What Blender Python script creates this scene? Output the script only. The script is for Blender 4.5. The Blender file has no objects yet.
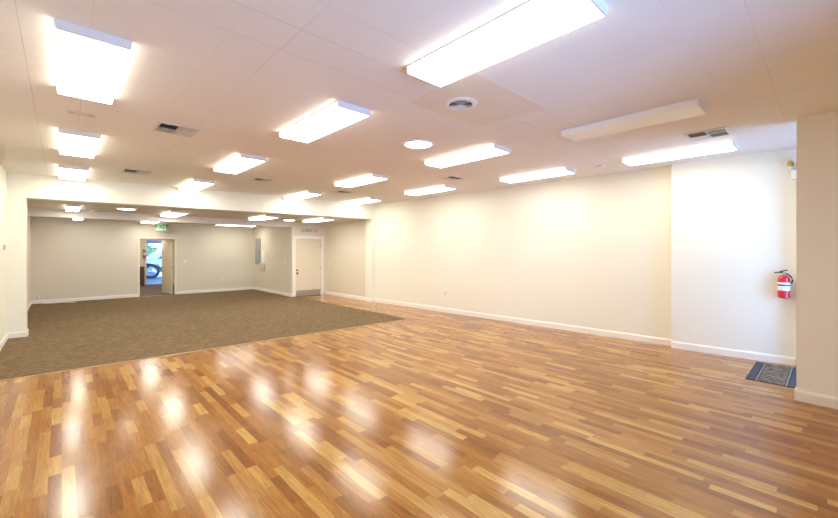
import bpy, bmesh, math, random
from mathutils import Vector, Matrix
random.seed(7)
PI = math.pi
S = bpy.context.scene
COL = S.collection
U = 1.55                       # metres per unit of eye height; room coordinates below are in eye heights

# ------------------------------------------------------------------ camera, sky, exposure
cam_d = bpy.data.cameras.new('camera')
cam = bpy.data.objects.new('camera', cam_d); COL.objects.link(cam)
cam_d.sensor_fit = 'HORIZONTAL'; cam_d.sensor_width = 36
cam_d.lens = 36 * 383 / 838
cam_d.shift_y = -8.5 / 838
cam_d.clip_start = 0.05; cam_d.clip_end = 300
cam.location = (0, 0, U)
cam.rotation_euler = (PI / 2, 0, -math.radians(43))
S.camera = cam

W = bpy.data.worlds.new('sky'); S.world = W; W.use_nodes = True
wn = W.node_tree; wn.nodes.clear()
wo = wn.nodes.new('ShaderNodeOutputWorld'); wb = wn.nodes.new('ShaderNodeBackground')
wb.inputs['Color'].default_value = (0.27, 0.50, 1.0, 1); wb.inputs['Strength'].default_value = 11.5
wn.links.new(wb.outputs[0], wo.inputs[0])

LAMP = 13.8                    # emission of the ceiling light lenses
LAMP_COL = (0.985, 0.965, 0.86)
S.view_settings.view_transform = 'Standard'; S.view_settings.look = 'None'
S.view_settings.gamma = 1.0; S.view_settings.use_curve_mapping = False
S.view_settings.exposure = 0.15
S.cycles.max_bounces = 14; S.cycles.diffuse_bounces = 8; S.cycles.glossy_bounces = 4
S.cycles.sample_clamp_indirect = 6.0
S.cycles.caustics_reflective = False; S.cycles.caustics_refractive = False

# daylight enters by the glazed front of the entry nook and a shop window behind the camera: portals sit in the openings
WIN = [(0.6, 1.9), (3.72, 4.40)]
WZ0, WZ1, FY = 0.06, 1.55, -0.62
for (a, b) in WIN:
    ld = bpy.data.lights.new('window_portal', 'AREA'); ld.shape = 'RECTANGLE'
    ld.size = (b - a) * U; ld.size_y = (WZ1 - WZ0) * U; ld.cycles.is_portal = True
    lo = bpy.data.objects.new('window_portal', ld); COL.objects.link(lo)
    lo.location = ((a + b) / 2 * U, (FY - 0.05) * U, (WZ0 + WZ1) / 2 * U); lo.rotation_euler = (PI / 2, 0, 0)

# ------------------------------------------------------------------ materials
def nt(name):
    m = bpy.data.materials.new(name); m.use_nodes = True
    n = m.node_tree; return m, n, n.nodes['Principled BSDF'], n.links

def N(n, t, **kw):
    x = n.nodes.new(t)
    for k, v in kw.items(): setattr(x, k, v)
    return x

def M_(n, op, a, b=None, c=None):
    x = n.nodes.new('ShaderNodeMath'); x.operation = op
    for i, v in enumerate((a, b, c)):
        if v is None: continue
        if isinstance(v, (int, float)): x.inputs[i].default_value = v
        else: n.links.new(v, x.inputs[i])
    return x.outputs[0]

def mixc(n, f, a, b, blend='MIX'):
    x = n.nodes.new('ShaderNodeMix'); x.data_type = 'RGBA'; x.blend_type = blend
    for s, v in ((x.inputs[0], f), (x.inputs[6], a), (x.inputs[7], b)):
        if isinstance(v, (int, float)): s.default_value = v
        elif isinstance(v, tuple): s.default_value = (*v, 1) if len(v) == 3 else v
        else: n.links.new(v, s)
    return x.outputs[2]

def mat(name, col, rough=0.6, metal=0.0, var=0.03, scale=8.0, bump=0.0, bscale=200.0, coat=0.0):
    m, n, b, l = nt(name)
    tc = N(n, 'ShaderNodeTexCoord'); no = N(n, 'ShaderNodeTexNoise'); no.inputs['Scale'].default_value = scale
    no.inputs['Detail'].default_value = 4
    l.new(tc.outputs['Object'], no.inputs['Vector'])
    d = tuple(max(0, c * (1 - var)) for c in col); e = tuple(min(1, c * (1 + var)) for c in col)
    l.new(mixc(n, no.outputs['Fac'], d, e), b.inputs['Base Color'])
    b.inputs['Roughness'].default_value = rough; b.inputs['Metallic'].default_value = metal
    b.inputs['Coat Weight'].default_value = coat
    if bump:
        n2 = N(n, 'ShaderNodeTexNoise'); n2.inputs['Scale'].default_value = bscale; l.new(tc.outputs['Object'], n2.inputs['Vector'])
        bp = N(n, 'ShaderNodeBump'); bp.inputs['Strength'].default_value = bump; bp.inputs['Distance'].default_value = 0.002
        l.new(n2.outputs['Fac'], bp.inputs['Height']); l.new(bp.outputs[0], b.inputs['Normal'])
    return m

def emit(name, col, strength, base=(0.9, 0.9, 0.88)):
    m = mat(name, base, 0.35, var=0.01)
    b = m.node_tree.nodes['Principled BSDF']
    b.inputs['Emission Color'].default_value = (*col, 1); b.inputs['Emission Strength'].default_value = strength
    return m

MAT = {}
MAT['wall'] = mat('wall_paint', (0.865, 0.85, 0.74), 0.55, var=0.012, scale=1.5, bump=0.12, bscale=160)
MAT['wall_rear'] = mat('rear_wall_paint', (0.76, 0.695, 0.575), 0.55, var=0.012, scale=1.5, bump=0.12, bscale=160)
MAT['trim'] = mat('trim_paint', (0.90, 0.87, 0.80), 0.35, var=0.01)
MAT['entry'] = mat('entry_wall_paint', (0.89, 0.88, 0.86), 0.6, var=0.012, scale=1.5, bump=0.12, bscale=160)
MAT['white_metal'] = mat('white_enamel', (0.82, 0.81, 0.79), 0.35, var=0.01)
MAT['lens'] = emit('lit_acrylic_lens', LAMP_COL, LAMP)
def side_dim(m):               # prismatic wraparound: full brightness downwards, dim through its sides
    n = m.node_tree; g = N(n, 'ShaderNodeNewGeometry'); sp = N(n, 'ShaderNodeSeparateXYZ')
    n.links.new(g.outputs['True Normal'], sp.inputs[0])
    st = M_(n, 'MULTIPLY', M_(n, 'MULTIPLY_ADD', M_(n, 'ABSOLUTE', sp.outputs[2]), .66, .34), LAMP)
    n.links.new(st, n.nodes['Principled BSDF'].inputs['Emission Strength'])
side_dim(MAT['lens']); MAT['lens'].cycles.emission_sampling = 'FRONT'
MAT['lens_off'] = mat('unlit_acrylic_lens', (0.86, 0.83, 0.72), 0.3, var=0.02)
MAT['disc'] = emit('lit_round_lens', (1.0, 0.95, 0.85), LAMP * 0.9)
MAT['duct'] = mat('duct_shade', (0.03, 0.028, 0.025), 0.8)  # near-black painted in for the shade inside the ducts
MAT['blade'] = mat('register_blade', (0.66, 0.64, 0.60), 0.45)
MAT['blade_dark'] = mat('shaded_register_blade', (0.16, 0.145, 0.125), 0.5)  # darker copy of the blade colour, painted shade between the slats
MAT['door'] = mat('cream_door_paint', (0.80, 0.73, 0.57), 0.4, var=0.015)
MAT['kick'] = mat('kick_plate_metal', (0.46, 0.41, 0.35), 0.4, metal=0.5)
MAT['bronze'] = mat('dark_bronze', (0.05, 0.04, 0.03), 0.35, metal=0.8)
MAT['steel'] = mat('brushed_steel', (0.55, 0.54, 0.52), 0.3, metal=0.9)
MAT['brass'] = mat('brass', (0.75, 0.53, 0.20), 0.3, metal=0.9)
MAT['panel_grey'] = mat('panel_grey_enamel', (0.36, 0.37, 0.37), 0.45)
MAT['beige'] = mat('beige_plastic', (0.62, 0.53, 0.40), 0.5)
MAT['plate'] = mat('white_plastic_plate', (0.86, 0.84, 0.79), 0.35)
MAT['socket'] = mat('socket_shade', (0.30, 0.27, 0.22), 0.5)
MAT['red'] = mat('red_enamel', (0.62, 0.012, 0.02), 0.25, coat=0.5)
MAT['black'] = mat('black_rubber', (0.015, 0.015, 0.016), 0.5)
MAT['label'] = mat('white_label', (0.88, 0.88, 0.88), 0.4)
MAT['navy'] = mat('navy_print', (0.03, 0.06, 0.13), 0.4)
MAT['green'] = mat('green_letter', (0.01, 0.15, 0.045), 0.4)
MAT['greygreen'] = mat('grey_green_letter', (0.24, 0.31, 0.22), 0.4)
MAT['sign_green'] = mat('pale_green_sign_face', (0.60, 0.76, 0.56), 0.3)
MAT['sign_pale'] = mat('pale_sign_face', (0.68, 0.74, 0.60), 0.3)
MAT['walnut'] = mat('dark_walnut', (0.13, 0.065, 0.03), 0.4, var=0.2, scale=20)
MAT['wood_edge'] = mat('tan_wood_strip', (0.60, 0.40, 0.22), 0.35, var=0.1, scale=20)
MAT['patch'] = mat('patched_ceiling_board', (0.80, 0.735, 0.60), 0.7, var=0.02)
MAT['paper'] = mat('paper', (0.85, 0.84, 0.78), 0.7)
MAT['hall'] = mat('hall_paint', (0.84, 0.72, 0.50), 0.6, var=0.02)
MAT['hall_floor'] = mat('hall_carpet', (0.16, 0.11, 0.085), 0.9, var=0.15, scale=60, bump=0.4)
MAT['concrete'] = mat('outdoor_concrete', (0.40, 0.41, 0.43), 0.85, var=0.12, scale=1.5)
MAT['car_paint'] = mat('white_car_paint', (0.80, 0.81, 0.83), 0.25, coat=0.6)
MAT['tyre'] = mat('tyre_rubber', (0.04, 0.045, 0.055), 0.7)
MAT['rim'] = mat('wheel_alloy', (0.55, 0.56, 0.58), 0.3, metal=0.7)
MAT['car_glass'] = mat('car_window_glass', (0.12, 0.17, 0.16), 0.08, coat=0.5)
MAT['leaf'] = mat('leaf_green', (0.14, 0.22, 0.07), 0.7, var=0.4, scale=6)
MAT['porch'] = mat('porch_grey_paint', (0.30, 0.28, 0.29), 0.6)
MAT['outlet_trim'] = MAT['plate']

def glass_mat():
    m, n, b, l = nt('window_glass')
    tr = N(n, 'ShaderNodeBsdfTransparent'); gl = N(n, 'ShaderNodeBsdfGlossy'); gl.inputs['Roughness'].default_value = 0.02
    fr = N(n, 'ShaderNodeFresnel'); fr.inputs['IOR'].default_value = 1.3
    mx = N(n, 'ShaderNodeMixShader'); l.new(fr.outputs[0], mx.inputs[0]); l.new(tr.outputs[0], mx.inputs[1]); l.new(gl.outputs[0], mx.inputs[2])
    l.new(mx.outputs[0], n.nodes['Material Output'].inputs['Surface']); return m
MAT['glass'] = glass_mat()

def ceiling_mat():
    m, n, b, l = nt('ceiling_tile')
    geo = N(n, 'ShaderNodeNewGeometry'); sx = N(n, 'ShaderNodeSeparateXYZ'); l.new(geo.outputs['Position'], sx.inputs[0])
    T = 0.2062 * U
    no = N(n, 'ShaderNodeTexNoise'); no.inputs['Scale'].default_value = 0.9; l.new(geo.outputs['Position'], no.inputs['Vector'])
    masks = []; ids = []
    for ax, off, seed in ((0, -0.122 * U, 3.3), (1, 0.0, 8.1)):
        q = M_(n, 'DIVIDE', M_(n, 'SUBTRACT', sx.outputs[ax], off), T)
        r = M_(n, 'ROUND', q)
        dist = M_(n, 'MULTIPLY', M_(n, 'ABSOLUTE', M_(n, 'SUBTRACT', q, r)), T)
        line = M_(n, 'LESS_THAN', dist, 0.0035)
        wn_ = N(n, 'ShaderNodeTexWhiteNoise'); wn_.noise_dimensions = '1D'; l.new(M_(n, 'ADD', r, seed), wn_.inputs['W'])
        st = M_(n, 'POWER', wn_.outputs['Value'], 4.0)
        masks.append(M_(n, 'MULTIPLY', line, st)); ids.append(M_(n, 'FLOOR', q))
    mk = M_(n, 'MAXIMUM', masks[0], masks[1])
    mk = M_(n, 'MULTIPLY', mk, M_(n, 'MULTIPLY_ADD', no.outputs['Fac'], 1.8, -0.25))
    cv = N(n, 'ShaderNodeCombineXYZ'); l.new(ids[0], cv.inputs[0]); l.new(ids[1], cv.inputs[1])
    wt = N(n, 'ShaderNodeTexWhiteNoise'); wt.noise_dimensions = '2D'; l.new(cv.outputs[0], wt.inputs['Vector'])
    base = mixc(n, wt.outputs['Value'], (0.825, 0.785, 0.730), (0.845, 0.805, 0.750))
    l.new(mixc(n, M_(n, 'MULTIPLY', mk, 0.48), base, (0.40, 0.36, 0.32)), b.inputs['Base Color'])
    b.inputs['Roughness'].default_value = 0.75
    return m
MAT['ceiling'] = ceiling_mat()
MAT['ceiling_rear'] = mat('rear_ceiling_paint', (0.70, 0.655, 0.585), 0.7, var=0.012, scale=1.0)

def wood_floor_mat():
    m, n, b, l = nt('laminate_strips')
    geo = N(n, 'ShaderNodeNewGeometry'); sx = N(n, 'ShaderNodeSeparateXYZ'); l.new(geo.outputs['Position'], sx.inputs[0])
    wdt, ln = 0.0685, 0.52
    row = M_(n, 'FLOOR', M_(n, 'DIVIDE', sx.outputs[0], wdt))
    w1 = N(n, 'ShaderNodeTexWhiteNoise'); w1.noise_dimensions = '1D'; l.new(row, w1.inputs['W'])
    yy = M_(n, 'ADD', M_(n, 'DIVIDE', sx.outputs[1], ln), M_(n, 'MULTIPLY', w1.outputs['Value'], 7.0))
    # uneven lengths: warp each row's ruler
    yw = M_(n, 'ADD', yy, M_(n, 'MULTIPLY', M_(n, 'SINE', M_(n, 'MULTIPLY_ADD', yy, 2.2, M_(n, 'MULTIPLY', w1.outputs['Value'], 40.0))), 0.30))
    colm = M_(n, 'FLOOR', yw)
    cv = N(n, 'ShaderNodeCombineXYZ'); l.new(row, cv.inputs[0]); l.new(colm, cv.inputs[1])
    w2 = N(n, 'ShaderNodeTexWhiteNoise'); w2.noise_dimensions = '2D'; l.new(cv.outputs[0], w2.inputs['Vector'])
    ramp = N(n, 'ShaderNodeValToRGB'); cr = ramp.color_ramp
    cr.elements[0].position = 0.0; cr.elements[0].color = (0.245, 0.088, 0.016, 1)
    cr.elements[1].position = 1.0; cr.elements[1].color = (0.56, 0.318, 0.086, 1)
    for p, c in ((0.25, (0.320, 0.125, 0.023, 1)), (0.55, (0.375, 0.158, 0.031, 1)), (0.75, (0.43, 0.197, 0.042, 1)), (0.86, (0.485, 0.255, 0.062, 1))):
        e = cr.elements.new(p); e.color = c
    l.new(w2.outputs['Value'], ramp.inputs[0])
    # grain along the strips, shifted per strip
    gv = N(n, 'ShaderNodeCombineXYZ')
    l.new(M_(n, 'MULTIPLY', sx.outputs[0], 60.0), gv.inputs[0])
    l.new(M_(n, 'MULTIPLY_ADD', sx.outputs[1], 4.0, M_(n, 'MULTIPLY', w2.outputs['Value'], 50.0)), gv.inputs[1])
    g = N(n, 'ShaderNodeTexNoise'); g.inputs['Scale'].default_value = 1.0; g.inputs['Detail'].default_value = 5; g.inputs['Distortion'].default_value = 1.2
    l.new(gv.outputs[0], g.inputs['Vector'])
    gr = N(n, 'ShaderNodeMapRange'); gr.inputs[1].default_value = 0.3; gr.inputs[2].default_value = 0.75; gr.inputs[3].default_value = 0.68; gr.inputs[4].default_value = 1.24
    l.new(g.outputs['Fac'], gr.inputs[0])
    cc = N(n, 'ShaderNodeCombineXYZ')
    for i in range(3): l.new(gr.outputs[0], cc.inputs[i])
    c1 = mixc(n, 1.0, ramp.outputs[0], cc.outputs[0], 'MULTIPLY')
    # dark joints
    fx = M_(n, 'FRACT', M_(n, 'DIVIDE', sx.outputs[0], wdt)); fy = M_(n, 'FRACT', yw)
    j = M_(n, 'MAXIMUM', M_(n, 'LESS_THAN', fx, 0.022), M_(n, 'LESS_THAN', fy, 0.004))
    c2 = mixc(n, M_(n, 'MULTIPLY', j, 0.13), c1, (0.10, 0.045, 0.015))
    l.new(c2, b.inputs['Base Color'])
    b.inputs['Roughness'].default_value = 0.17
    b.inputs['Specular IOR Level'].default_value = 0.42
    return m
MAT['wood'] = wood_floor_mat()

def carpet_mat():
    m, n, b, l = nt('carpet_loop')
    geo = N(n, 'ShaderNodeNewGeometry')
    mp = N(n, 'ShaderNodeMapping'); mp.inputs['Rotation'].default_value = (0, 0, 0.35); mp.inputs['Scale'].default_value = (9, 30, 1)
    l.new(geo.outputs['Position'], mp.inputs[0])
    v = N(n, 'ShaderNodeTexVoronoi'); v.inputs['Scale'].default_value = 1.3; l.new(mp.outputs[0], v.inputs['Vector'])
    no = N(n, 'ShaderNodeTexNoise'); no.inputs['Scale'].default_value = 70; no.inputs['Detail'].default_value = 4; l.new(geo.outputs['Position'], no.inputs['Vector'])
    n3 = N(n, 'ShaderNodeTexNoise'); n3.inputs['Scale'].default_value = 0.8; l.new(geo.outputs['Position'], n3.inputs['Vector'])
    f = M_(n, 'MULTIPLY_ADD', v.outputs['Distance'], 0.55, M_(n, 'MULTIPLY', no.outputs['Fac'], 0.6))
    ramp = N(n, 'ShaderNodeValToRGB'); cr = ramp.color_ramp
    cr.elements[0].position = 0.38; cr.elements[0].color = (0.095, 0.062, 0.030, 1)
    cr.elements[1].position = 0.78; cr.elements[1].color = (0.250, 0.172, 0.094, 1)
    l.new(f, ramp.inputs[0]); l.new(mixc(n, M_(n, 'MULTIPLY', n3.outputs['Fac'], 0.25), ramp.outputs[0], (0.24, 0.17, 0.10)), b.inputs['Base Color'])
    b.inputs['Roughness'].default_value = 0.95; b.inputs['Specular IOR Level'].default_value = 0.15
    bp = N(n, 'ShaderNodeBump'); bp.inputs['Strength'].default_value = 0.6; bp.inputs['Distance'].default_value = 0.004
    l.new(no.outputs['Fac'], bp.inputs['Height']); l.new(bp.outputs[0], b.inputs['Normal'])
    return m
MAT['carpet'] = carpet_mat()

def doormat_mat(L):
    m, n, b, l = nt('patterned_mat')
    tc = N(n, 'ShaderNodeTexCoord'); sx = N(n, 'ShaderNodeSeparateXYZ'); l.new(tc.outputs['Object'], sx.inputs[0])
    ax = M_(n, 'ABSOLUTE', M_(n, 'DIVIDE', sx.outputs[1], L / 2))
    ramp = N(n, 'ShaderNodeValToRGB'); cr = ramp.color_ramp; cr.interpolation = 'CONSTANT'
    cr.elements[0].position = 0; cr.elements[0].color = (0, 0, 0, 1)
    cr.elements[1].position = 0.50; cr.elements[1].color = (0.03, 0.032, 0.04, 1)
    for p, c in ((0.54, (0.26, 0.25, 0.25, 1)), (0.60, (0.025, 0.028, 0.04, 1)), (0.67, (0.055, 0.056, 0.068, 1)), (0.92, (0.02, 0.022, 0.03, 1)), (0.96, (0.14, 0.14, 0.16, 1))):
        e = cr.elements.new(p); e.color = c
    l.new(ax, ramp.inputs[0])
    wv = N(n, 'ShaderNodeTexVoronoi'); wv.inputs['Scale'].default_value = 17; l.new(tc.outputs['Object'], wv.inputs['Vector'])
    mg = N(n, 'ShaderNodeTexMagic'); mg.inputs['Scale'].default_value = 9; mg.turbulence_depth = 3; l.new(tc.outputs['Object'], mg.inputs['Vector'])
    r2 = N(n, 'ShaderNodeValToRGB'); c2 = r2.color_ramp
    c2.elements[0].position = 0.25; c2.elements[0].color = (0.012, 0.012, 0.015, 1)
    c2.elements[1].position = 0.75; c2.elements[1].color = (0.19, 0.145, 0.095, 1)
    e = c2.elements.new(0.5); e.color = (0.035, 0.033, 0.034, 1)
    l.new(M_(n, 'MULTIPLY_ADD', wv.outputs['Distance'], 0.7, M_(n, 'MULTIPLY', mg.outputs['Fac'], 0.6)), r2.inputs[0])
    l.new(mixc(n, M_(n, 'GREATER_THAN', ax, 0.50), r2.outputs[0], ramp.outputs[0]), b.inputs['Base Color'])
    b.inputs['Roughness'].default_value = 0.9
    return m

# ------------------------------------------------------------------ mesh helpers
class MB:
    def __init__(s): s.bm = bmesh.new()
    def box(s, x0, x1, y0, y1, z0, z1, bev=0.0):
        b = bmesh.new()
        bmesh.ops.create_cube(b, size=1.0)
        for v in b.verts:
            v.co = Vector((x0 + (v.co.x + .5) * (x1 - x0), y0 + (v.co.y + .5) * (y1 - y0), z0 + (v.co.z + .5) * (z1 - z0)))
        if bev: bmesh.ops.bevel(b, geom=b.edges[:], offset=bev, segments=2, affect='EDGES', profile=0.5)
        return s._add(b)
    def _add(s, b, mtx=None):
        if mtx is not None: b.transform(mtx)
        me = bpy.data.meshes.new('tmp'); b.to_mesh(me); b.free(); s.bm.from_mesh(me); bpy.data.meshes.remove(me); return s
    def prism(s, pts, z0, z1, mtx=None):
        b = bmesh.new()
        lo = [b.verts.new((x, y, z0)) for x, y in pts]; hi = [b.verts.new((x, y, z1)) for x, y in pts]
        k = len(pts)
        b.faces.new(lo); b.faces.new(hi)
        for i in range(k): b.faces.new((lo[i], lo[(i + 1) % k], hi[(i + 1) % k], hi[i]))
        bmesh.ops.recalc_face_normals(b, faces=b.faces[:])
        return s._add(b, mtx)
    def lathe(s, prof, seg=32, mtx=None):
        b = bmesh.new(); rings = []
        for r, z in prof:
            if r < 1e-6: rings.append([b.verts.new((0, 0, z))])
            else: rings.append([b.verts.new((r * math.cos(2 * PI * i / seg), r * math.sin(2 * PI * i / seg), z)) for i in range(seg)])
        for A, B in zip(rings, rings[1:]):
            for i in range(seg):
                f = [A[i % len(A)], A[(i + 1) % len(A)], B[(i + 1) % len(B)], B[i % len(B)]]
                f = list(dict.fromkeys(f))
                if len(f) > 2: b.faces.new(f)
        bmesh.ops.recalc_face_normals(b, faces=b.faces[:])
        return s._add(b, mtx)
    def tube(s, pts, r, seg=10):
        b = bmesh.new(); P = [Vector(p) for p in pts]; rings = []
        up = Vector((0.13, 0.31, 0.94)).normalized()
        for i, p in enumerate(P):
            t = (P[min(i + 1, len(P) - 1)] - P[max(i - 1, 0)]).normalized()
            a = t.cross(up).normalized(); c = t.cross(a)
            rings.append([b.verts.new(p + r * (math.cos(2 * PI * k / seg) * a + math.sin(2 * PI * k / seg) * c)) for k in range(seg)])
        for A, B in zip(rings, rings[1:]):
            for k in range(seg): b.faces.new((A[k], A[(k + 1) % seg], B[(k + 1) % seg], B[k]))
        b.faces.new(rings[0]); b.faces.new(rings[-1])
        bmesh.ops.recalc_face_normals(b, faces=b.faces[:])
        return s._add(b)
    def obj(s, name, m, parent=None, smooth=False, loc=None):
        me = bpy.data.meshes.new(name); s.bm.to_mesh(me); s.bm.free()
        me.materials.append(MAT[m] if isinstance(m, str) else m)
        if smooth:
            for p in me.polygons: p.use_smooth = True
            me.set_sharp_from_angle(angle=math.radians(35))
        o = bpy.data.objects.new(name, me); COL.objects.link(o)
        if parent: o.parent = parent
        if loc: o.location = loc
        return o

def tag(o, label, cat, group=None):
    o['label'] = label; o['category'] = cat
    if group: o['group'] = group
    return o
def root(name, label, cat, loc, rz=0.0, group=None):
    o = bpy.data.objects.new(name, None); COL.objects.link(o); o.empty_display_size = 0.1
    o.location = loc; o.rotation_euler = (0, 0, rz)
    return tag(o, label, cat, group)
def struct(o): o['kind'] = 'structure'; return o
def dup(src, loc, label, rz=None, group=None):
    r = src.copy(); COL.objects.link(r); r.location = loc
    if rz is not None: r.rotation_euler = (0, 0, rz)
    r['label'] = label
    if group: r['group'] = group
    for ch in src.children:
        c = ch.copy(); COL.objects.link(c); c.parent = r
        for g in ch.children:
            d = g.copy(); COL.objects.link(d); d.parent = c
    return r
def poly(name, pts, z0, z1, m):            # footprint in eye heights -> structure slab
    return struct(MB().prism([(x * U, y * U) for x, y in pts], z0 * U, z1 * U).obj(name, m))
def rect(name, x0, x1, y0, y1, z0, z1, m):
    return poly(name, [(x0, y0), (x1, y0), (x1, y1), (x0, y1)], z0, z1, m)
RX = Matrix.Rotation(PI / 2, 4, 'X')

# ------------------------------------------------------------------ room shell
H, HR = 1.885, 1.610           # front and rear ceiling heights
def yh(x, d=0.0): return 6.345 - .0627 * (x + .6) + d      # front line of the header, slightly out of square
TH = 0.20                      # its depth
YB = 10.10                     # back wall
rect('floor', -0.75, 4.95, -0.72, 10.2, -0.06, 0, 'wood')
rect('ceiling', -0.75, 4.95, -0.72, 6.6, H, H + 0.06, 'ceiling')
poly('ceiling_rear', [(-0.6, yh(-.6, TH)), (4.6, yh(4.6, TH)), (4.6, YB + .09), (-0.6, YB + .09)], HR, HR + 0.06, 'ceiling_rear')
poly('wall_left', [(-0.60, -0.62), (-0.455, -0.62), (-0.455, yh(-.455)), (-0.60, yh(-.6))], 0, H, 'wall')
poly('wall_right', [(4.667, 1.11), (4.90, 1.11), (4.90, yh(4.9)), (4.461, yh(4.461))], 0, H, 'wall')
poly('wall_right_front', [(4.665, -0.62), (4.90, -0.62), (4.90, 1.1095), (4.583, 1.1095), (4.650, 0.2)], 0, H, 'wall')
poly('wall_entry', [(3.594, 0.152), (3.68, 0.152), (3.68, -0.62), (3.540, -0.62)], 0, H, 'entry')
poly('wall_opening_left', [(-0.60, yh(-.6)), (-0.30, yh(-.3)), (-0.30, yh(-.3, TH)), (-0.60, yh(-.6, TH))], 0, HR, 'wall')
poly('wall_opening_right', [(4.37, yh(4.37)), (4.62, yh(4.62)), (4.62, yh(4.62, TH)), (4.37, yh(4.37, TH))], 0, HR, 'wall')
poly('wall_header', [(-0.60, yh(-.6)), (4.90, yh(4.9)), (4.90, yh(4.9, TH)), (-0.60, yh(-.6, TH))], HR, H, 'wall')
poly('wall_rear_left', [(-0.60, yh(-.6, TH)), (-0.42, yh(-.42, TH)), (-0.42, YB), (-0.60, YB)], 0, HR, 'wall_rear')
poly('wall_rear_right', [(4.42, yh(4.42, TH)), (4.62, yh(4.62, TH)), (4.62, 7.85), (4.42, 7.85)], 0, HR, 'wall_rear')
# back wall around the doorway
DX0, DX1, DZ = 1.222, 1.868, 1.258
b = MB(); q = lambda x0, x1, y0, y1, z0, z1: b.box(x0 * U, x1 * U, y0 * U, y1 * U, z0 * U, z1 * U)
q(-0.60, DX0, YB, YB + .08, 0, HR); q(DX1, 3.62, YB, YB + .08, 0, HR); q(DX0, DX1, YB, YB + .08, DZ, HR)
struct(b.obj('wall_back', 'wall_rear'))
# boxed-out block with the rear exit door
EX0, EX1, EZ = 3.662, 4.318, 1.280
rect('wall_rear_leak_block', 3.68, 4.62, 7.96, 8.02, 0, HR, 'wall')  # added slab behind the exit door, stops outside light leaking round the leaf
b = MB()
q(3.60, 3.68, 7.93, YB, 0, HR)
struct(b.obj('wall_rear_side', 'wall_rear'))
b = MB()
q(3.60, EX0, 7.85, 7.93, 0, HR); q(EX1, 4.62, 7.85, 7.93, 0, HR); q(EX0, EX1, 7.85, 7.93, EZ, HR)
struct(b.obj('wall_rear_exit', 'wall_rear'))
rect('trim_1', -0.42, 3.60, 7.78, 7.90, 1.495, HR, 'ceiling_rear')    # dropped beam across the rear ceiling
# front shop wall, behind the camera
b = MB()
q(-0.60, 4.90, FY - .1, FY, 0, WZ0); q(-0.60, 4.90, FY - .1, FY, WZ1, H)
xs = [-0.60] + [v for w in WIN for v in w] + [4.90]
for i in range(0, len(xs), 2): q(xs[i], xs[i + 1], FY - .1, FY, WZ0, WZ1)
struct(b.obj('wall_front', 'wall'))
for i, (a, c) in enumerate(WIN):
    b = MB(); t = .025
    q(a, a + t, FY - .07, FY - .03, WZ0, WZ1); q(c - t, c, FY - .07, FY - .03, WZ0, WZ1)
    q(a + t, c - t, FY - .07, FY - .03, WZ0, WZ0 + t); q(a + t, c - t, FY - .07, FY - .03, WZ1 - t, WZ1)
    wf = struct(b.obj('window_%d' % (i + 1), 'trim'))
    b = MB(); q(a + t, c - t, FY - .052, FY - .048, WZ0 + t, WZ1 - t); b.obj('pane', 'glass', wf)

# baseboards: extruded profile with a small bevelled top
def baseboard(name, p0, p1, h=0.071, t=0.010, m='trim'):
    a, c = Vector((*p0, 0)) * U, Vector((*p1, 0)) * U
    d = (c - a); L = d.length; d.normalize(); nrm = Vector((-d.y, d.x, 0))     # left of the run = into the room
    hh, tt = h * U, t * U
    prof = [(0, 0), (tt, 0), (tt, hh * .80), (tt * .45, hh), (0, hh)]
    bm = bmesh.new(); e = []
    for s in (0, L):
        e.append([bm.verts.new(a + d * s + nrm * u + Vector((0, 0, z))) for u, z in prof])
    bm.faces.new(e[0]); bm.faces.new(e[1])
    for i in range(5): bm.faces.new((e[0][i], e[0][(i + 1) % 5], e[1][(i + 1) % 5], e[1][i]))
    bmesh.ops.recalc_face_normals(bm, faces=bm.faces[:])
    x = MB(); x.bm.free(); x.bm = bm
    return struct(x.obj(name, m))
baseboard('baseboard_right', (4.667, 1.112), (4.461, yh(4.461, -.012)))
baseboard('baseboard_right_front', (4.650, 0.205), (4.583, 1.1095))
baseboard('baseboard_entry', (3.540, -0.60), (3.594, 0.162))
baseboard('baseboard_entry_end', (3.584, 0.152), (3.68, 0.152))
baseboard('baseboard_left', (-0.455, yh(-.455, -.010)), (-0.455, -0.60))
baseboard('baseboard_opening_left', (-0.290, yh(-.29)), (-0.455, yh(-.455)))
baseboard('baseboard_opening_left_side', (-0.30, yh(-.3, TH)), (-0.30, yh(-.3, -.010)))
baseboard('baseboard_opening_right', (4.455, yh(4.455)), (4.360, yh(4.36)))
baseboard('baseboard_opening_right_side', (4.37, yh(4.37, -.010)), (4.37, yh(4.37, TH)))
baseboard('baseboard_rear_right', (4.42, yh(4.42, TH)), (4.42, 7.84))
baseboard('baseboard_rear_left', (-0.42, YB - .01), (-0.42, yh(-.42, TH)))
baseboard('baseboard_back', (DX0 - .03, YB), (-0.42, YB))
baseboard('baseboard_back_right', (3.59, YB), (DX1 + .03, YB))
baseboard('baseboard_rear_side', (3.60, 7.85), (3.60, YB - .01))

# ------------------------------------------------------------------ carpet and its edge strip
CP = [(-0.445, 4.352), (3.675, 4.185), (3.715, 7.838), (3.588, 7.838), (3.588, YB - .012), (-0.408, YB - .012), (-0.408, yh(-.4, TH + .004)), (-0.289, yh(-.29, TH + .004)), (-0.289, yh(-.29, -.013)), (-0.444, yh(-.444, -.013))]
tag(MB().prism([(x * U, y * U) for x, y in CP], 0.0, 0.010).obj('carpet', 'carpet'),
    'brown fitted carpet covering the back half of the wooden floor', 'carpet')
struct(MB().prism([(-0.445 * U, 4.332 * U), (3.675 * U, 4.165 * U), (3.675 * U, 4.184 * U), (-0.445 * U, 4.351 * U)], 0, 0.007).obj('trim_2', 'wood_edge'))

# patched square of ceiling board around the round vent
struct(MB().box(1.50 * U, 2.19 * U, 1.20 * U, 1.72 * U, (H - .0015) * U, H * U).obj('trim_3', 'patch'))

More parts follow.
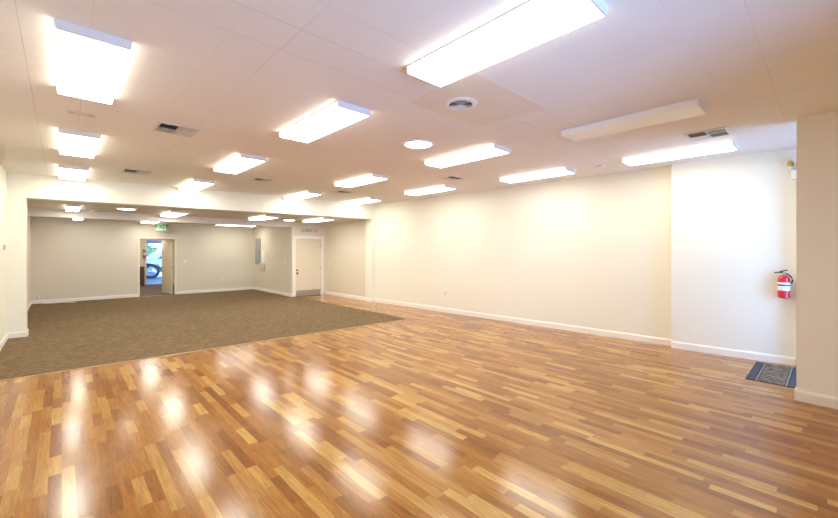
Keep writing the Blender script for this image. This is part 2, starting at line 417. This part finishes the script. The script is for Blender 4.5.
# ------------------------------------------------------------------ ceiling lights
FL, FW, FH = 0.835 * U, 0.234 * U, 0.058      # wraparound fixture, long axis Y
def make_fixture(lens, label, loc, rz=0):
    r = root('ceiling_light', label, 'ceiling light', loc, rz)
    hw = FW / 2
    # lens cross-section x,z (z down from ceiling), rounded lower corners
    prof = [(-hw, -0.012)]
    prof += [(-hw + .004 + .009 * (1 - math.cos(a)), -FH + .009 - .009 * math.sin(a)) for a in (0, PI / 6, PI / 3, PI / 2)]
    prof += [(-x, z) for x, z in reversed(prof)]
    e = FL / 2 - 0.012
    b = MB(); bm = b.bm
    A = [bm.verts.new((x, -e, z)) for x, z in prof]; B = [bm.verts.new((x, e, z)) for x, z in prof]
    for i in range(len(prof) - 1): bm.faces.new((A[i], A[i + 1], B[i + 1], B[i]))
    bm.normal_update()
    mid = bm.faces[:][len(bm.faces) // 2]
    if mid.normal.z > 0: bmesh.ops.reverse_faces(bm, faces=bm.faces[:])
    b.obj('lens', lens, r)
    MB().box(-hw - .001, hw + .001, -e, e, -0.0125, 0, .002).obj('housing', 'white_metal', r)
    for s in (-1, 1):
        cap = MB().prism([(x * 1.015, -z + .001) for x, z in prof] + [(hw, 0), (-hw, 0)], 0, 0.012,
                         Matrix.Translation((0, s * e + (0.012 if s > 0 else 0), 0)) @ Matrix.Rotation(PI / 2, 4, 'X') @ Matrix.Scale(-1, 4, (0, 1, 0)))
        cap.obj('end_cap', 'white_metal', r)
    return r
def P(x, y, z): return (x * U, y * U, z * U)
GL = 'lit ceiling light fixtures'
lit = make_fixture('lens', 'lit wraparound ceiling light at upper left, nearest in the leftmost row', P(0.098, 2.43, H)); lit['group'] = GL
for x, y, z, rz, lab in (
    (0.100, 4.20, H, 0, 'lit ceiling light in the leftmost row, just beyond the small blank ceiling plate'),
    (0.092, 5.80, H, 0, 'lit ceiling light ending the leftmost row, against the header over the carpet'),
    (1.325, 0.965, H, 0, 'largest lit ceiling light, cut by the top edge, near the round vent'),
    (1.305, 2.39, H, 0, 'lit ceiling light second from the viewer in the row of the largest light'),
    (1.303, 4.07, H, 0, 'lit ceiling light third from the viewer, beside the small dark register'),
    (1.302, 5.75, H, 0, 'lit ceiling light ending its row in front of the header, left of centre'),
    (2.735, 2.31, H, 0, 'lit ceiling light just beyond the round ceiling light'),
    (2.725, 4.00, H, 0, 'lit ceiling light in the third row, before the thin far register'),
    (2.775, 5.68, H, 0, 'lit ceiling light ending the third row at the header, above the carpet corner'),
    (4.055, 0.945, H, 0, 'lit ceiling light along the right wall, in front of the wall step'),
    (4.01, 2.32, H, 0, 'lit ceiling light along the right wall, second from the wall step'),
    (3.880, 3.94, H, 0, 'lit ceiling light along the right wall, third from the wall step'),
    (3.860, 5.62, H, 0, 'lit ceiling light along the right wall, up against the header corner'),
    (0.112, 7.27, HR, 0, 'small lit ceiling light at the left end of the lower rear ceiling'),
    (1.325, 7.25, HR, 0, 'lit ceiling light on the lower rear ceiling above the open doorway'),
    (2.660, 6.98, HR, 0, 'lit ceiling light on the lower rear ceiling above the grey electrical panel'),
    (3.640, 6.78, HR, 0, 'lit ceiling light on the lower rear ceiling above the white exit door'),
    (1.330, 9.45, HR, 0, 'lit ceiling light beyond the dropped beam, next to the green exit sign'),
    (0.220, 9.35, HR, 0, 'sliver of lit ceiling light below the dropped beam at far left'),
    (2.960, 9.42, HR, PI / 2, 'long lit ceiling light lying across the far end near the electrical panel')):
    d = dup(lit, P(x, y, z), lab, rz, GL)
    if z == HR and x < .3: d.scale = (.6, 1, .8)          # the two narrow strips at far left
make_fixture('lens_off', 'unlit cream wraparound ceiling light at upper right, left of the square register', P(2.815, 0.94, H))

# round flush ceiling lights
def make_round(label, loc):
    r = root('round_ceiling_light', label, 'ceiling light', loc)
    MB().lathe([(0.165, 0), (0.215, 0), (0.215, -0.006), (0.20, -0.014), (0.178, -0.016), (0.165, -0.006), (0.165, 0)], 48).obj('trim_ring', 'white_metal', r, True)
    MB().lathe([(0, -0.030), (0.06, -0.028), (0.12, -0.021), (0.166, -0.008), (0.166, -0.004), (0, -0.004)], 48).obj('lens', 'disc', r, True)
    return r
rl = make_round('round flush ceiling light with white trim ring, near the round vent', P(2.165, 2.33, H)); rl['group'] = 'round ceiling lights'
dup(rl, P(0.69, 7.0, HR), 'round ceiling light on the lower rear ceiling, left of the doorway')
dup(rl, P(3.32, 7.36, HR), 'round ceiling light on the lower rear ceiling, left of the exit door')

# ------------------------------------------------------------------ air registers
def make_register(label, loc, rz=0, size=0.40, mirror=1):
    r = root('air_register', label, 'air register', loc, rz, 'square ceiling air registers')
    s = size / 2; f = 0.03
    b = MB()
    b.box(-s, s, -s, -s + f, -.010, 0, .003); b.box(-s, s, s - f, s, -.010, 0, .003)
    b.box(-s, -s + f, -s + f, s - f, -.010, 0, .003); b.box(s - f, s, -s + f, s - f, -.010, 0, .003)
    b.box(-.006, .006, -s + f, s - f, -.009, -.001); b.box(-s + f, -.006, -.006, .006, -.009, -.001); b.box(.006, s - f, -.006, .006, -.009, -.001)
    b.obj('frame', 'blade', r)
    MB().box(-s + f, s - f, -s + f, s - f, -.0025, -.0005).obj('duct_shade_plate', 'duct', r)  # flat dark plate, painted shade in place of an open duct
    i0, i1 = .010, s - f - .002
    nb = 6
    def quad(sx, sy, along, tilt, m, wf=.95):
        sy *= mirror
        if mirror < 0: along = 'X' if along == 'Y' else 'Y'
        b = MB(); w = (i1 - i0) / nb
        for k in range(nb):
            c = i0 + (k + .5) * w
            ln = i1 - i0; mid = (i0 + i1) / 2
            t = bmesh.new(); bmesh.ops.create_cube(t, size=1.0)
            mtx = Matrix.Diagonal((w * wf if along == 'Y' else ln, ln if along == 'Y' else w * wf, .0012, 1))
            rot = Matrix.Rotation(tilt, 4, 'Y' if along == 'Y' else 'X')
            pos = Matrix.Translation((sx * (c if along == 'Y' else mid), sy * (mid if along == 'Y' else c), -.0085))
            t.transform(pos @ rot @ mtx); b._add(t)
        b.obj('blade_set', m, r)
    T = math.radians(28)
    quad(-1, -1, 'X', T, 'blade_dark'); quad(-1, 1, 'Y', .3, 'blade', .5); quad(1, -1, 'Y', -T * .4, 'blade'); quad(1, 1, 'X', -T * .4, 'blade')
    return r
make_register('square ceiling register at upper right, beside the unlit light', P(3.585, 0.63, H), mirror=-1)
vr = make_register('square ceiling register in the left half, half dark, between the two left rows', P(0.612, 3.26, H))
for x, y, rz, sz, lab in ((0.615, 5.30, 0, 1.0, 'square ceiling register near the header, at the left beside the leftmost row'),
                      (1.83, 4.85, 0, .85, 'small dark ceiling register left of centre, right of a lit fixture'),
                      (3.49, 3.15, 0, .85, 'small ceiling register right of centre, between the two right rows'),
                      (3.12, 5.03, 0, .9, 'thin dark ceiling register close to the header at centre')):
    d = dup(vr, P(x, y, H), lab, rz); d.scale = (sz, sz, 1)

# round diffuser on the patched board
r = root('round_vent', 'round white ceiling vent with dark rings in the patched square', 'air vent', P(1.755, 1.515, H - .0015))
MB().lathe([(0.105, 0), (0.155, 0), (0.155, -.005), (0.13, -.016), (0.105, -.012), (0.105, 0)], 48).obj('outer_ring', 'white_metal', r, True)
MB().lathe([(0, -.001), (0.106, -.001), (0.106, -.004), (0, -.004)], 40).obj('duct_shade_plate', 'duct', r)
b = MB()
for rr in (0.085, 0.060, 0.036): b.lathe([(rr - .006, -.006), (rr + .004, -.018), (rr + .006, -.018), (rr - .003, -.006), (rr - .006, -.006)], 40)
b.box(-.105, .105, -.004, .004, -.010, -.005); b.box(-.004, .004, -.105, -.005, -.010, -.005); b.box(-.004, .004, .005, .105, -.010, -.005)
b.obj('cone_rings', 'blade', r, True)
MB().lathe([(0, -.022), (0.016, -.020), (0.018, -.006), (0, -.005)], 24).obj('hub', 'blade', r, True)

# blank plate and small round detectors
r = root('ceiling_plate', 'small blank plate on the ceiling between the first two left lights', 'cover plate', P(0.094, 3.30, H))
MB().box(-.105, .105, -.05, .05, -.006, 0, .002).obj('plate', 'ceiling_rear', r)
for s in (-1, 1): MB().box(s * .07 - .018, s * .07 + .018, -.030, .030, -.012, -.0061, .002).obj('boss', 'beige', r)
def detector(label, loc):
    r = root('smoke_detector', label, 'smoke detector', loc)
    MB().lathe([(0, 0), (.065, 0), (.065, -.012), (.055, -.03), (0, -.034)], 32).obj('body', 'plate', r, True)
    MB().lathe([(0, -.0345), (.02, -.0345), (.018, -.040), (0, -.040)], 20).obj('sensor_cap', 'white_metal', r, True)
    return r
detector('small round smoke detector on the lower rear ceiling beside the left light', P(0.349, 7.62, HR))
detector('small round smoke detector on the ceiling near the right wall, left of a light', P(4.10, 1.62, H))

# ------------------------------------------------------------------ rear exit door
r = root('door_1', 'cream exit door with kick plate in the boxed-out rear corner', 'door', P(3.990, 7.89, 0))
w = (EX1 - EX0) * U / 2; zt = EZ * U; d0 = -0.015
MB().box(-w + .045, w - .045, -0.012, 0.032, 0.012, zt - .045, .002).obj('leaf', 'door', r)
b = MB()
b.box(-w, -w + .04, -.075, .05, 0, zt); b.box(w - .04, w, -.075, .05, 0, zt); b.box(-w + .04, w - .04, -.075, .05, zt - .04, zt)
b.obj('frame', 'trim', r)
MB().box(-w + .05, w - .05, -.0155, -.0122, .02, .20).obj('kick_plate', 'kick', r)
MB().lathe([(0, .055), (.022, .05), (.027, .038), (.02, .026), (.012, .02), (.012, .008), (.032, .006), (.032, 0), (0, 0)], 24,
           Matrix.Translation((-w + .11, -.0125, .505 * U)) @ RX).obj('knob', 'bronze', r, True)
MB().lathe([(0, .022), (.018, .02), (.028, .008), (.030, 0), (0, 0)], 24, Matrix.Translation((-w + .11, -.0125, .572 * U)) @ RX).obj('deadbolt', 'bronze', r, True)
for z in (.13, .62, 1.10): MB().lathe([(0, -.05), (.009, -.05), (.009, .05), (0, .05)], 12, Matrix.Translation((w - .042, -.018, z * U))).obj('hinge', 'kick', r, True)
struct(r)
b = MB()   # casing on the wall face
b.box((EX0 - .036) * U, EX0 * U, 7.838 * U, 7.85 * U, 0, (EZ + .036) * U); b.box(EX1 * U, (EX1 + .036) * U, 7.838 * U, 7.85 * U, 0, (EZ + .036) * U)
b.box(EX0 * U, EX1 * U, 7.838 * U, 7.85 * U, EZ * U, (EZ + .036) * U)
struct(b.obj('trim_4', 'trim'))

# doorway in the back wall: lining, and the open leaf
b = MB()
b.box((DX0 - .03) * U, DX0 * U, (YB - .010) * U, YB * U, 0, (DZ + .03) * U); b.box(DX1 * U, (DX1 + .03) * U, (YB - .010) * U, YB * U, 0, (DZ + .03) * U)
b.box(DX0 * U, DX1 * U, (YB - .010) * U, YB * U, DZ * U, (DZ + .03) * U)
struct(b.obj('trim_5', 'wall'))
r = root('door_2', 'cream door leaf standing open into the rear hallway', 'door', P(1.850, 10.215, 0), math.radians(97))
MB().box(0, .66 * U, .002, .042, .012, (DZ - .012) * U, .002).obj('leaf', 'door', r)
for s, y in ((1, .042), (-1, .002)):
    MB().lathe([(0, .06), (.02, .055), (.027, .042), (.02, .028), (.012, .02), (.012, .008), (.03, .006), (.03, 0), (0, 0)], 20,
               Matrix.Translation((.61 * U, y, .60 * U)) @ Matrix.Rotation(-s * PI / 2, 4, 'X')).obj('knob', 'brass', r, True)
for z in (.15, .62, 1.10): MB().box(-.004, .012, -.008, .002, z * U - .05, z * U + .05).obj('hinge', 'bronze', r)
struct(r)

# ------------------------------------------------------------------ hallway behind the doorway and the outside beyond it
HY = 13.5; XO0, XO1, XZ = 1.79, 2.26, 1.30
rect('floor_hall', 0.6, 2.75, 10.2, HY + .1, -0.06, 0.004, 'hall_floor')
rect('ceiling_hall', 0.5, 2.85, YB + .08, HY + .1, 1.55, 1.60, 'ceiling_rear')
rect('wall_hall_left', 0.5, 0.6, YB + .08, HY, 0, 1.55, 'hall')
rect('wall_hall_right', 2.75, 2.85, YB + .08, HY, 0, 1.55, 'hall')
b = MB(); q(0.5, XO0, HY, HY + .1, 0, 1.55); q(XO1, 2.85, HY, HY + .1, 0, 1.55); q(XO0, XO1, HY, HY + .1, XZ, 1.55)
struct(b.obj('wall_hall_end', 'hall'))
b = MB(); q(XO0 - .022, XO0, HY - .015, HY, 0, XZ + .05); q(XO1, XO1 + .06, HY - .015, HY, 0, XZ + .05); q(XO0, XO1, HY - .015, HY, XZ, XZ + .05)
struct(b.obj('trim_6', 'trim'))
dup(lit, P(1.55, 11.1, 1.55), 'added unseen light brightening the rear hallway just past the open doorway', 0, GL)  # unseen fixture added to brighten the hallway and the open leaf
dup(lit, P(1.55, 12.6, 1.55), 'added unseen light brightening the rear hallway near the outside doorway', 0, GL)  # second unseen fixture, added to brighten the hallway end wall
r = root('side_cabinet', 'dark brown low cabinet against the hallway end wall', 'cabinet', P(1.597, 13.36, 0.004))
MB().box(-.20, .17, -.18, .18, .05, .80, .006).obj('body', 'walnut', r)
MB().box(-.215, .185, -.195, .19, .8005, .825, .004).obj('top', 'walnut', r)
MB().box(-.18, .15, -.198, -.1805, .08, .78, .003).obj('cabinet_door', 'walnut', r)
for sx in (-.17, .14):
    for sy in (-.15, .15): MB().box(sx - .02, sx + .02, sy - .02, sy + .02, 0, .05).obj('foot', 'walnut', r)

ground = rect('floor_outside', -16, 24, HY + .1, 45, -0.08, -0.02, 'concrete')
b = MB(); q(-3.0, 7.0, HY + .1, 19.0, 1.50, 1.56); q(-3.0, 7.0, 14.6, 14.7, 1.215, 1.50)  # porch roof, stretched unseen over the car to dim it; front beam shows
struct(b.obj('ceiling_porch', 'porch'))

def make_car(loc):
    r = root('parked_car', 'white parked vehicle seen outside through the rear doorway', 'car', loc)
    L = [(-1.0, .35), (-1.02, .75), (-.95, .98), (-.15, 1.06), (.55, 1.62), (.85, 1.70), (2.9, 1.70), (3.35, 1.60), (3.75, 1.05), (3.80, .40)]
    # underside with two wheel arches, wheel centres at x 0 and 2.9
    def arch(cx): return [(cx + .50 * math.cos(a), .42 + .50 * math.sin(a)) for a in [PI * k / 10 for k in range(0, 11)]]
    low = [(3.42, .33)] + arch(2.9) + [(2.38, .33)] + [(.52, .33)] + arch(0) + [(-.52, .33)]
    pts = L + low
    MB().prism(pts, -.90, .90, Matrix.Translation((0, .90, 0)) @ RX).obj('body', 'car_paint', r)
    for side in (-.012, 1.80):
        MB().prism([(.30, 1.10), (.72, 1.54), (1.45, 1.58), (1.45, 1.10)], 0, .012, Matrix.Translation((0, side + .012, 0)) @ RX).obj('side_window', 'car_glass', r)
        MB().prism([(1.55, 1.10), (1.55, 1.58), (2.85, 1.58), (3.25, 1.10)], 0, .012, Matrix.Translation((0, side + .012, 0)) @ RX).obj('side_window', 'car_glass', r)
        MB().box(1.20, 1.42, side, side + .012, .90, .935, .003).obj('door_handle', 'black', r)
    for cx in (0, 2.9):
        for y0, sgn in ((0.02, 1), (1.78, -1)):
            mt = Matrix.Translation((cx, y0, .42)) @ Matrix.Rotation(-sgn * PI / 2, 4, 'X')
            wh = MB().lathe([(.27, 0.0), (.40, 0.0), (.42, .03), (.42, .20), (.40, .23), (.27, .23), (.27, 0)], 40, mt).obj('wheel', 'tyre', r, True)
            b = MB().lathe([(0, .05), (.06, .03), (.10, .06), (.20, .07), (.24, .02), (.268, .01), (.268, .2), (0, .2)], 30, mt)
            b.obj('rim', 'rim', wh, True)
    MB().box(-1.09, -.97, .05, 1.75, .42, .62, .02).obj('bumper', 'porch', r)
    MB().box(3.76, 3.86, .05, 1.75, .42, .62, .02).obj('bumper', 'porch', r)
    return r
make_car((2.36 * U, 16.7 * U, -0.02 * U))

def bush(label, loc, s):
    bm = bmesh.new(); rnd = random.Random(int(loc[0] * 10))
    for k in range(420):
        v = Vector((rnd.gauss(0, 1), rnd.gauss(0, 1), rnd.gauss(0, 1))).normalized() * (rnd.uniform(.72, 1.0))
        c = Vector((v.x * s[0], v.y * s[1], s[2] + v.z * s[2]))
        m_ = Matrix.Translation(c) @ Matrix.Rotation(rnd.uniform(0, 6), 4, Vector((rnd.random(), rnd.random(), rnd.random() + .1)).normalized())
        a = .22
        vs = [bm.verts.new(m_ @ Vector(p)) for p in ((-a, -a * .6, 0), (a * .3, -a * .5, .05), (a, 0, 0), (a * .3, a * .5, .05), (-a, a * .6, 0))]
        bm.faces.new(vs)
    bmesh.ops.create_icosphere(bm, subdivisions=3, radius=1.0, matrix=Matrix.Translation((0, 0, s[2])) @ Matrix.Diagonal((s[0] * .8, s[1] * .8, s[2] * .85, 1)))
    bmesh.ops.create_cone(bm, segments=8, radius1=.12, radius2=.1, depth=s[2], cap_ends=True, matrix=Matrix.Translation((0, 0, s[2] / 2)))
    x = MB(); x.bm.free(); x.bm = bm
    o = x.obj('garden_shrub', 'leaf', None, True, loc); return tag(o, label, 'shrub')
bush('green shrub outdoors behind the white vehicle', (3.0, 36.0, -0.03), (2.6, 1.4, 1.5))

# ------------------------------------------------------------------ exit signs
def text_mesh(txt, size, m, parent, loc, depth=.003, fat=0.0, rot=(PI / 2, 0, 0)):
    c = bpy.data.curves.new('lettering', 'FONT'); c.body = txt; c.size = size; c.extrude = depth; c.offset = fat
    c.align_x = 'CENTER'; c.align_y = 'CENTER'; c.space_character = 1.08
    tmp = bpy.data.objects.new('tmp', c); COL.objects.link(tmp)
    me = bpy.data.meshes.new_from_object(tmp.evaluated_get(bpy.context.evaluated_depsgraph_get()))
    bpy.data.objects.remove(tmp); bpy.data.curves.remove(c)
    me.materials.clear(); me.materials.append(MAT[m])
    o = bpy.data.objects.new('lettering', me); COL.objects.link(o); o.parent = parent; o.location = loc; o.rotation_euler = rot
    return o
r = root('exit_sign', 'green EXIT sign hanging from the rear ceiling before the open doorway', 'exit sign', P(1.580, 9.90, HR))
MB().box(-.19, .19, -.025, .025, -.03, 0, .003).obj('canopy', 'white_metal', r)
MB().box(-.155, .155, -.012, .012, -.275, -.0305, .003).obj('panel', 'sign_green', r)
text_mesh('EXIT', .172, 'green', r, (0.012, -.0145, -.150), fat=.006)
MB().prism([(-.150, -.15), (-.135, -.18), (-.135, -.12)], 0, .003, Matrix.Translation((0, -.0125, 0)) @ RX).obj('arrow', 'green', r)
r = root('exit_sign', 'pale EXIT sign with two lamp heads on the wall above the cream door', 'exit sign', P(3.975, 7.85, 1.432))
MB().box(-.165, .165, -.055, 0, -.125, .125, .008).obj('housing', 'plate', r)
MB().box(-.150, .150, -.0575, -.0555, -.11, .11).obj('panel', 'sign_pale', r)
text_mesh('EXIT', .135, 'greygreen', r, (0, -.0605, .012), fat=.003)
for s in (-1, 1):
    MB().tube([(s * .165, -.03, -.02), (s * .19, -.035, -.005), (s * .205, -.05, 0)], .012).obj('lamp_arm', 'plate', r, True)
    MB().lathe([(0, 0), (.035, .0), (.05, .03), (.052, .06), (.045, .062), (0, .055)], 24, Matrix.Translation((s * .235, -.035, 0)) @ Matrix.Rotation(PI / 2, 4, 'X')).obj('lamp_head', 'beige', r, True)

# ------------------------------------------------------------------ wall plates and panels
def on_wall(x, y, z, face):      # local frame: plate in XZ, facing local -Y
    rz = {'-Y': 0, '-X': -PI / 2, '+X': PI / 2}[face]
    return P(x, y, z), rz
def make_outlet(label, loc, rz, dark=False):
    r = root('wall_outlet', label, 'wall outlet', loc, rz)
    MB().box(-.036, .036, -.006, 0, -.058, .058, .002).obj('plate', 'plate', r)
    for s in (-1, 1):
        f = MB().lathe([(0, .003), (.015, .003), (.017, 0), (0, 0)], 20, Matrix.Translation((0, -.006, s * .024)) @ RX)
        so = f.obj('socket', 'socket' if dark else 'plate', r, True)
        b = MB()
        for k in (-1, 1): b.box(k * .006 - .0012, k * .006 + .0012, -.0098, -.0091, s * .024 - .004, s * .024 + .005)
        b.obj('slots', 'socket', so)
    return r
def xr(y): return 4.667 + (4.461 - 4.667) * (y - 1.11) / (yh(4.461) - 1.11)
ar = -PI / 2 + math.atan2(4.667 - 4.461, yh(4.461) - 1.11)
make_outlet('white outlet with dark sockets low on right wall near carpet corner', P(xr(4.24) - .0005, 4.24, .309), ar, True)
o1 = make_outlet('white outlet low on the right wall, middle one of three', P(xr(2.69) - .0005, 2.69, .297), ar)
dup(o1, P(xr(1.40) - .0005, 1.40, .322), 'white outlet low on the right wall, nearest the wall step', ar)
dup(o1, P(2.86, YB - .0005, .30), 'white outlet low on the back wall, right of the doorway', 0)
make_outlet('small outlet with dark sockets low on back wall at far left corner', P(-0.335, YB - .0005, .115), 0, True)
def make_switch(label, loc, rz, m='plate'):
    r = root('wall_switch', label, 'wall switch', loc, rz)
    MB().box(-.036, .036, -.006, 0, -.058, .058, .002).obj('plate', m, r)
    MB().box(-.006, .006, -.016, -.0062, -.004, .014, .002).obj('toggle', 'plate', r)
    return r
sw = make_switch('white light switch on the back wall right of the doorway', P(2.07, YB - .0005, .748), 0)
dup(sw, P(3.5995, 8.19, .75), 'white light switch on the rear side wall left of the exit door', -PI / 2)
dup(sw, P(4.4195, 7.72, .70), 'white light switch on the wall right of the cream exit door', -PI / 2)
r = root('thermostat', 'small beige thermostat on the left wall at the picture edge', 'thermostat', P(-.4545, 6.0, 1.035), PI / 2)
MB().box(-.055, .055, -.022, 0, -.045, .045, .006).obj('body', 'beige', r)
MB().box(-.035, .035, -.0245, -.0225, -.005, .03, .001).obj('display', 'socket', r)

r = root('electrical_panel', 'tall grey electrical panel on the rear side wall', 'electrical panel', P(3.5995, 9.755, .98), -PI / 2)
hw, hh = .152 * U, .322 * U
MB().box(-hw, hw, -.035, 0, -hh, hh, .004).obj('box', 'panel_grey', r)
MB().box(-hw + .03, hw - .03, -.043, -.0355, -hh + .04, hh - .04, .003).obj('cover', 'panel_grey', r)
MB().box(hw - .075, hw - .045, -.052, -.0435, -.01, .05, .003).obj('latch', 'black', r)
r = root('junction_box', 'small beige box on the rear side wall below the grey panel', 'junction box', P(3.5995, 9.47, .598), -PI / 2)
MB().box(-.155 * U, .155 * U, -.05, 0, -.09 * U, .09 * U, .005).obj('box', 'beige', r)
MB().box(-.14 * U, .14 * U, -.056, -.0505, -.075 * U, .075 * U, .003).obj('cover', 'beige', r)
r = root('paper_notice', 'white paper sheet on the rear side wall right of the grey panel', 'paper', P(3.5995, 9.45, .86), -PI / 2)
MB().box(-.13, .13, -.002, 0, -.22, .22).obj('sheet', 'paper', r)

# pale scrap along the back wall
tag(MB().tube([(-.26 * U, 9.98 * U, .023), (-.12 * U, 9.93 * U, .023), (0.0 * U, 9.95 * U, .023), (.12 * U, 9.86 * U, .023), (.19 * U, 9.80 * U, .023)], .012).obj('loose_cable', 'paper', None, True),
    'pale cable lying on the carpet along the back wall at left', 'cable')

# ------------------------------------------------------------------ entry corner at right: shading pier, alarm light, extinguisher, mat
ang = math.atan2(0.067, .91)
def xf(y): return 4.650 - .067 * (y - .2) / .91 if y > .2 else 4.650 + .015 * (.2 - y) / .82
rect('wall_entry_shade_pier', 4.556, 4.70, 0.06, 0.178, 0, 1.58, 'wall')  # pier added to block entry daylight and shade the wall beside it

r = root('emergency_light', 'white emergency light with round lamps high above the entry door', 'emergency light', P(4.650, 0.13, 1.66), -PI / 2)
MB().box(-.15, .15, -.07, 0, -.075, .055, .008).obj('body', 'plate', r)
for hx, tw in ((-.178, .55), (-.075, .3)):
    MB().tube([(max(hx, -.14), -.04, .054), (hx, -.045, .075), (hx, -.045, .10)], .014).obj('lamp_neck', 'plate', r, True)
    mt = Matrix.Translation((hx, -.045, .13)) @ Matrix.Rotation(tw, 4, 'Z') @ Matrix.Rotation(PI / 2, 4, 'X')
    hd = MB().lathe([(0, -.02), (.035, -.015), (.05, .01), (.056, .04), (.051, .045), (.051, .035), (0, .03)], 28, mt).obj('lamp_head', 'plate', r, True)
    MB().lathe([(0, .040), (.03, .038), (.05, .034), (.05, .030), (0, .032)], 28, mt).obj('bulb_reflector', 'brass', hd, True)

r = root('fire_extinguisher', 'red fire extinguisher hanging on the right wall near the entry corner', 'fire extinguisher', P(xf(.272) - .052, .272, .585))
rr = .063; zz = .40
MB().lathe([(0, 0), (.045, 0), (rr, .012), (rr, .245), (.056, .28), (.035, .305), (.022, .312), (0, .312)], 36).obj('tank', 'red', r, True)
MB().lathe([(rr + .0006, .105), (rr + .0012, .106), (rr + .0012, .214), (rr + .0006, .215), (rr + .0006, .105)], 36).obj('label_band', 'label', r, True)
MB().lathe([(rr + .0014, .168), (rr + .002, .169), (rr + .002, .187), (rr + .0014, .188), (rr + .0014, .168)], 36).obj('label_stripe', 'navy', r, True)
MB().lathe([(0, .312), (.02, .312), (.018, .335), (.012, .34), (.012, .355), (0, .355)], 20).obj('valve', 'steel', r, True)
b = MB(); b.tube([(0, .01, .345), (0, .05, .348), (0, .095, .342)], .008); b.obj('carry_handle', 'black', r, True)
b = MB(); b.tube([(0, -.035, .382), (0, -.01, .372), (0, .03, .360), (0, .04, .356)], .008); b.obj('squeeze_lever', 'black', r, True)
b = MB(); b.tube([(0, -.01, .335), (-.01, -.04, .325), (-.02, -.072, .29), (-.02, -.085, .25), (-.02, -.078, .215), (-.02, -.07, .205)], .009); b.obj('hose', 'black', r, True)
MB().lathe([(0, .031), (.016, .031), (.016, .024), (0, .024)], 16, Matrix.Translation((-.0, 0, .330)) @ Matrix.Rotation(-PI / 2, 4, 'Y')).obj('gauge', 'steel', r, True)
MB().box(.0655, .078, -.02, .02, .10, .30, .002).obj('bracket', 'steel', r)

fx = dup(r, P(1.735, HY - .048, .80), 'small red fire extinguisher on the hallway wall beside the outside doorway', PI / 2)
L = .66 * U
tag(MB().box(-L / 2, L / 2, -.148 * U, .148 * U, 0, .009, .003).obj('door_mat', doormat_mat(.296 * U), None, False, P(4.222, .302, 0)),
    'dark patterned door mat with striped ends on the wood by the entry corner', 'door mat')
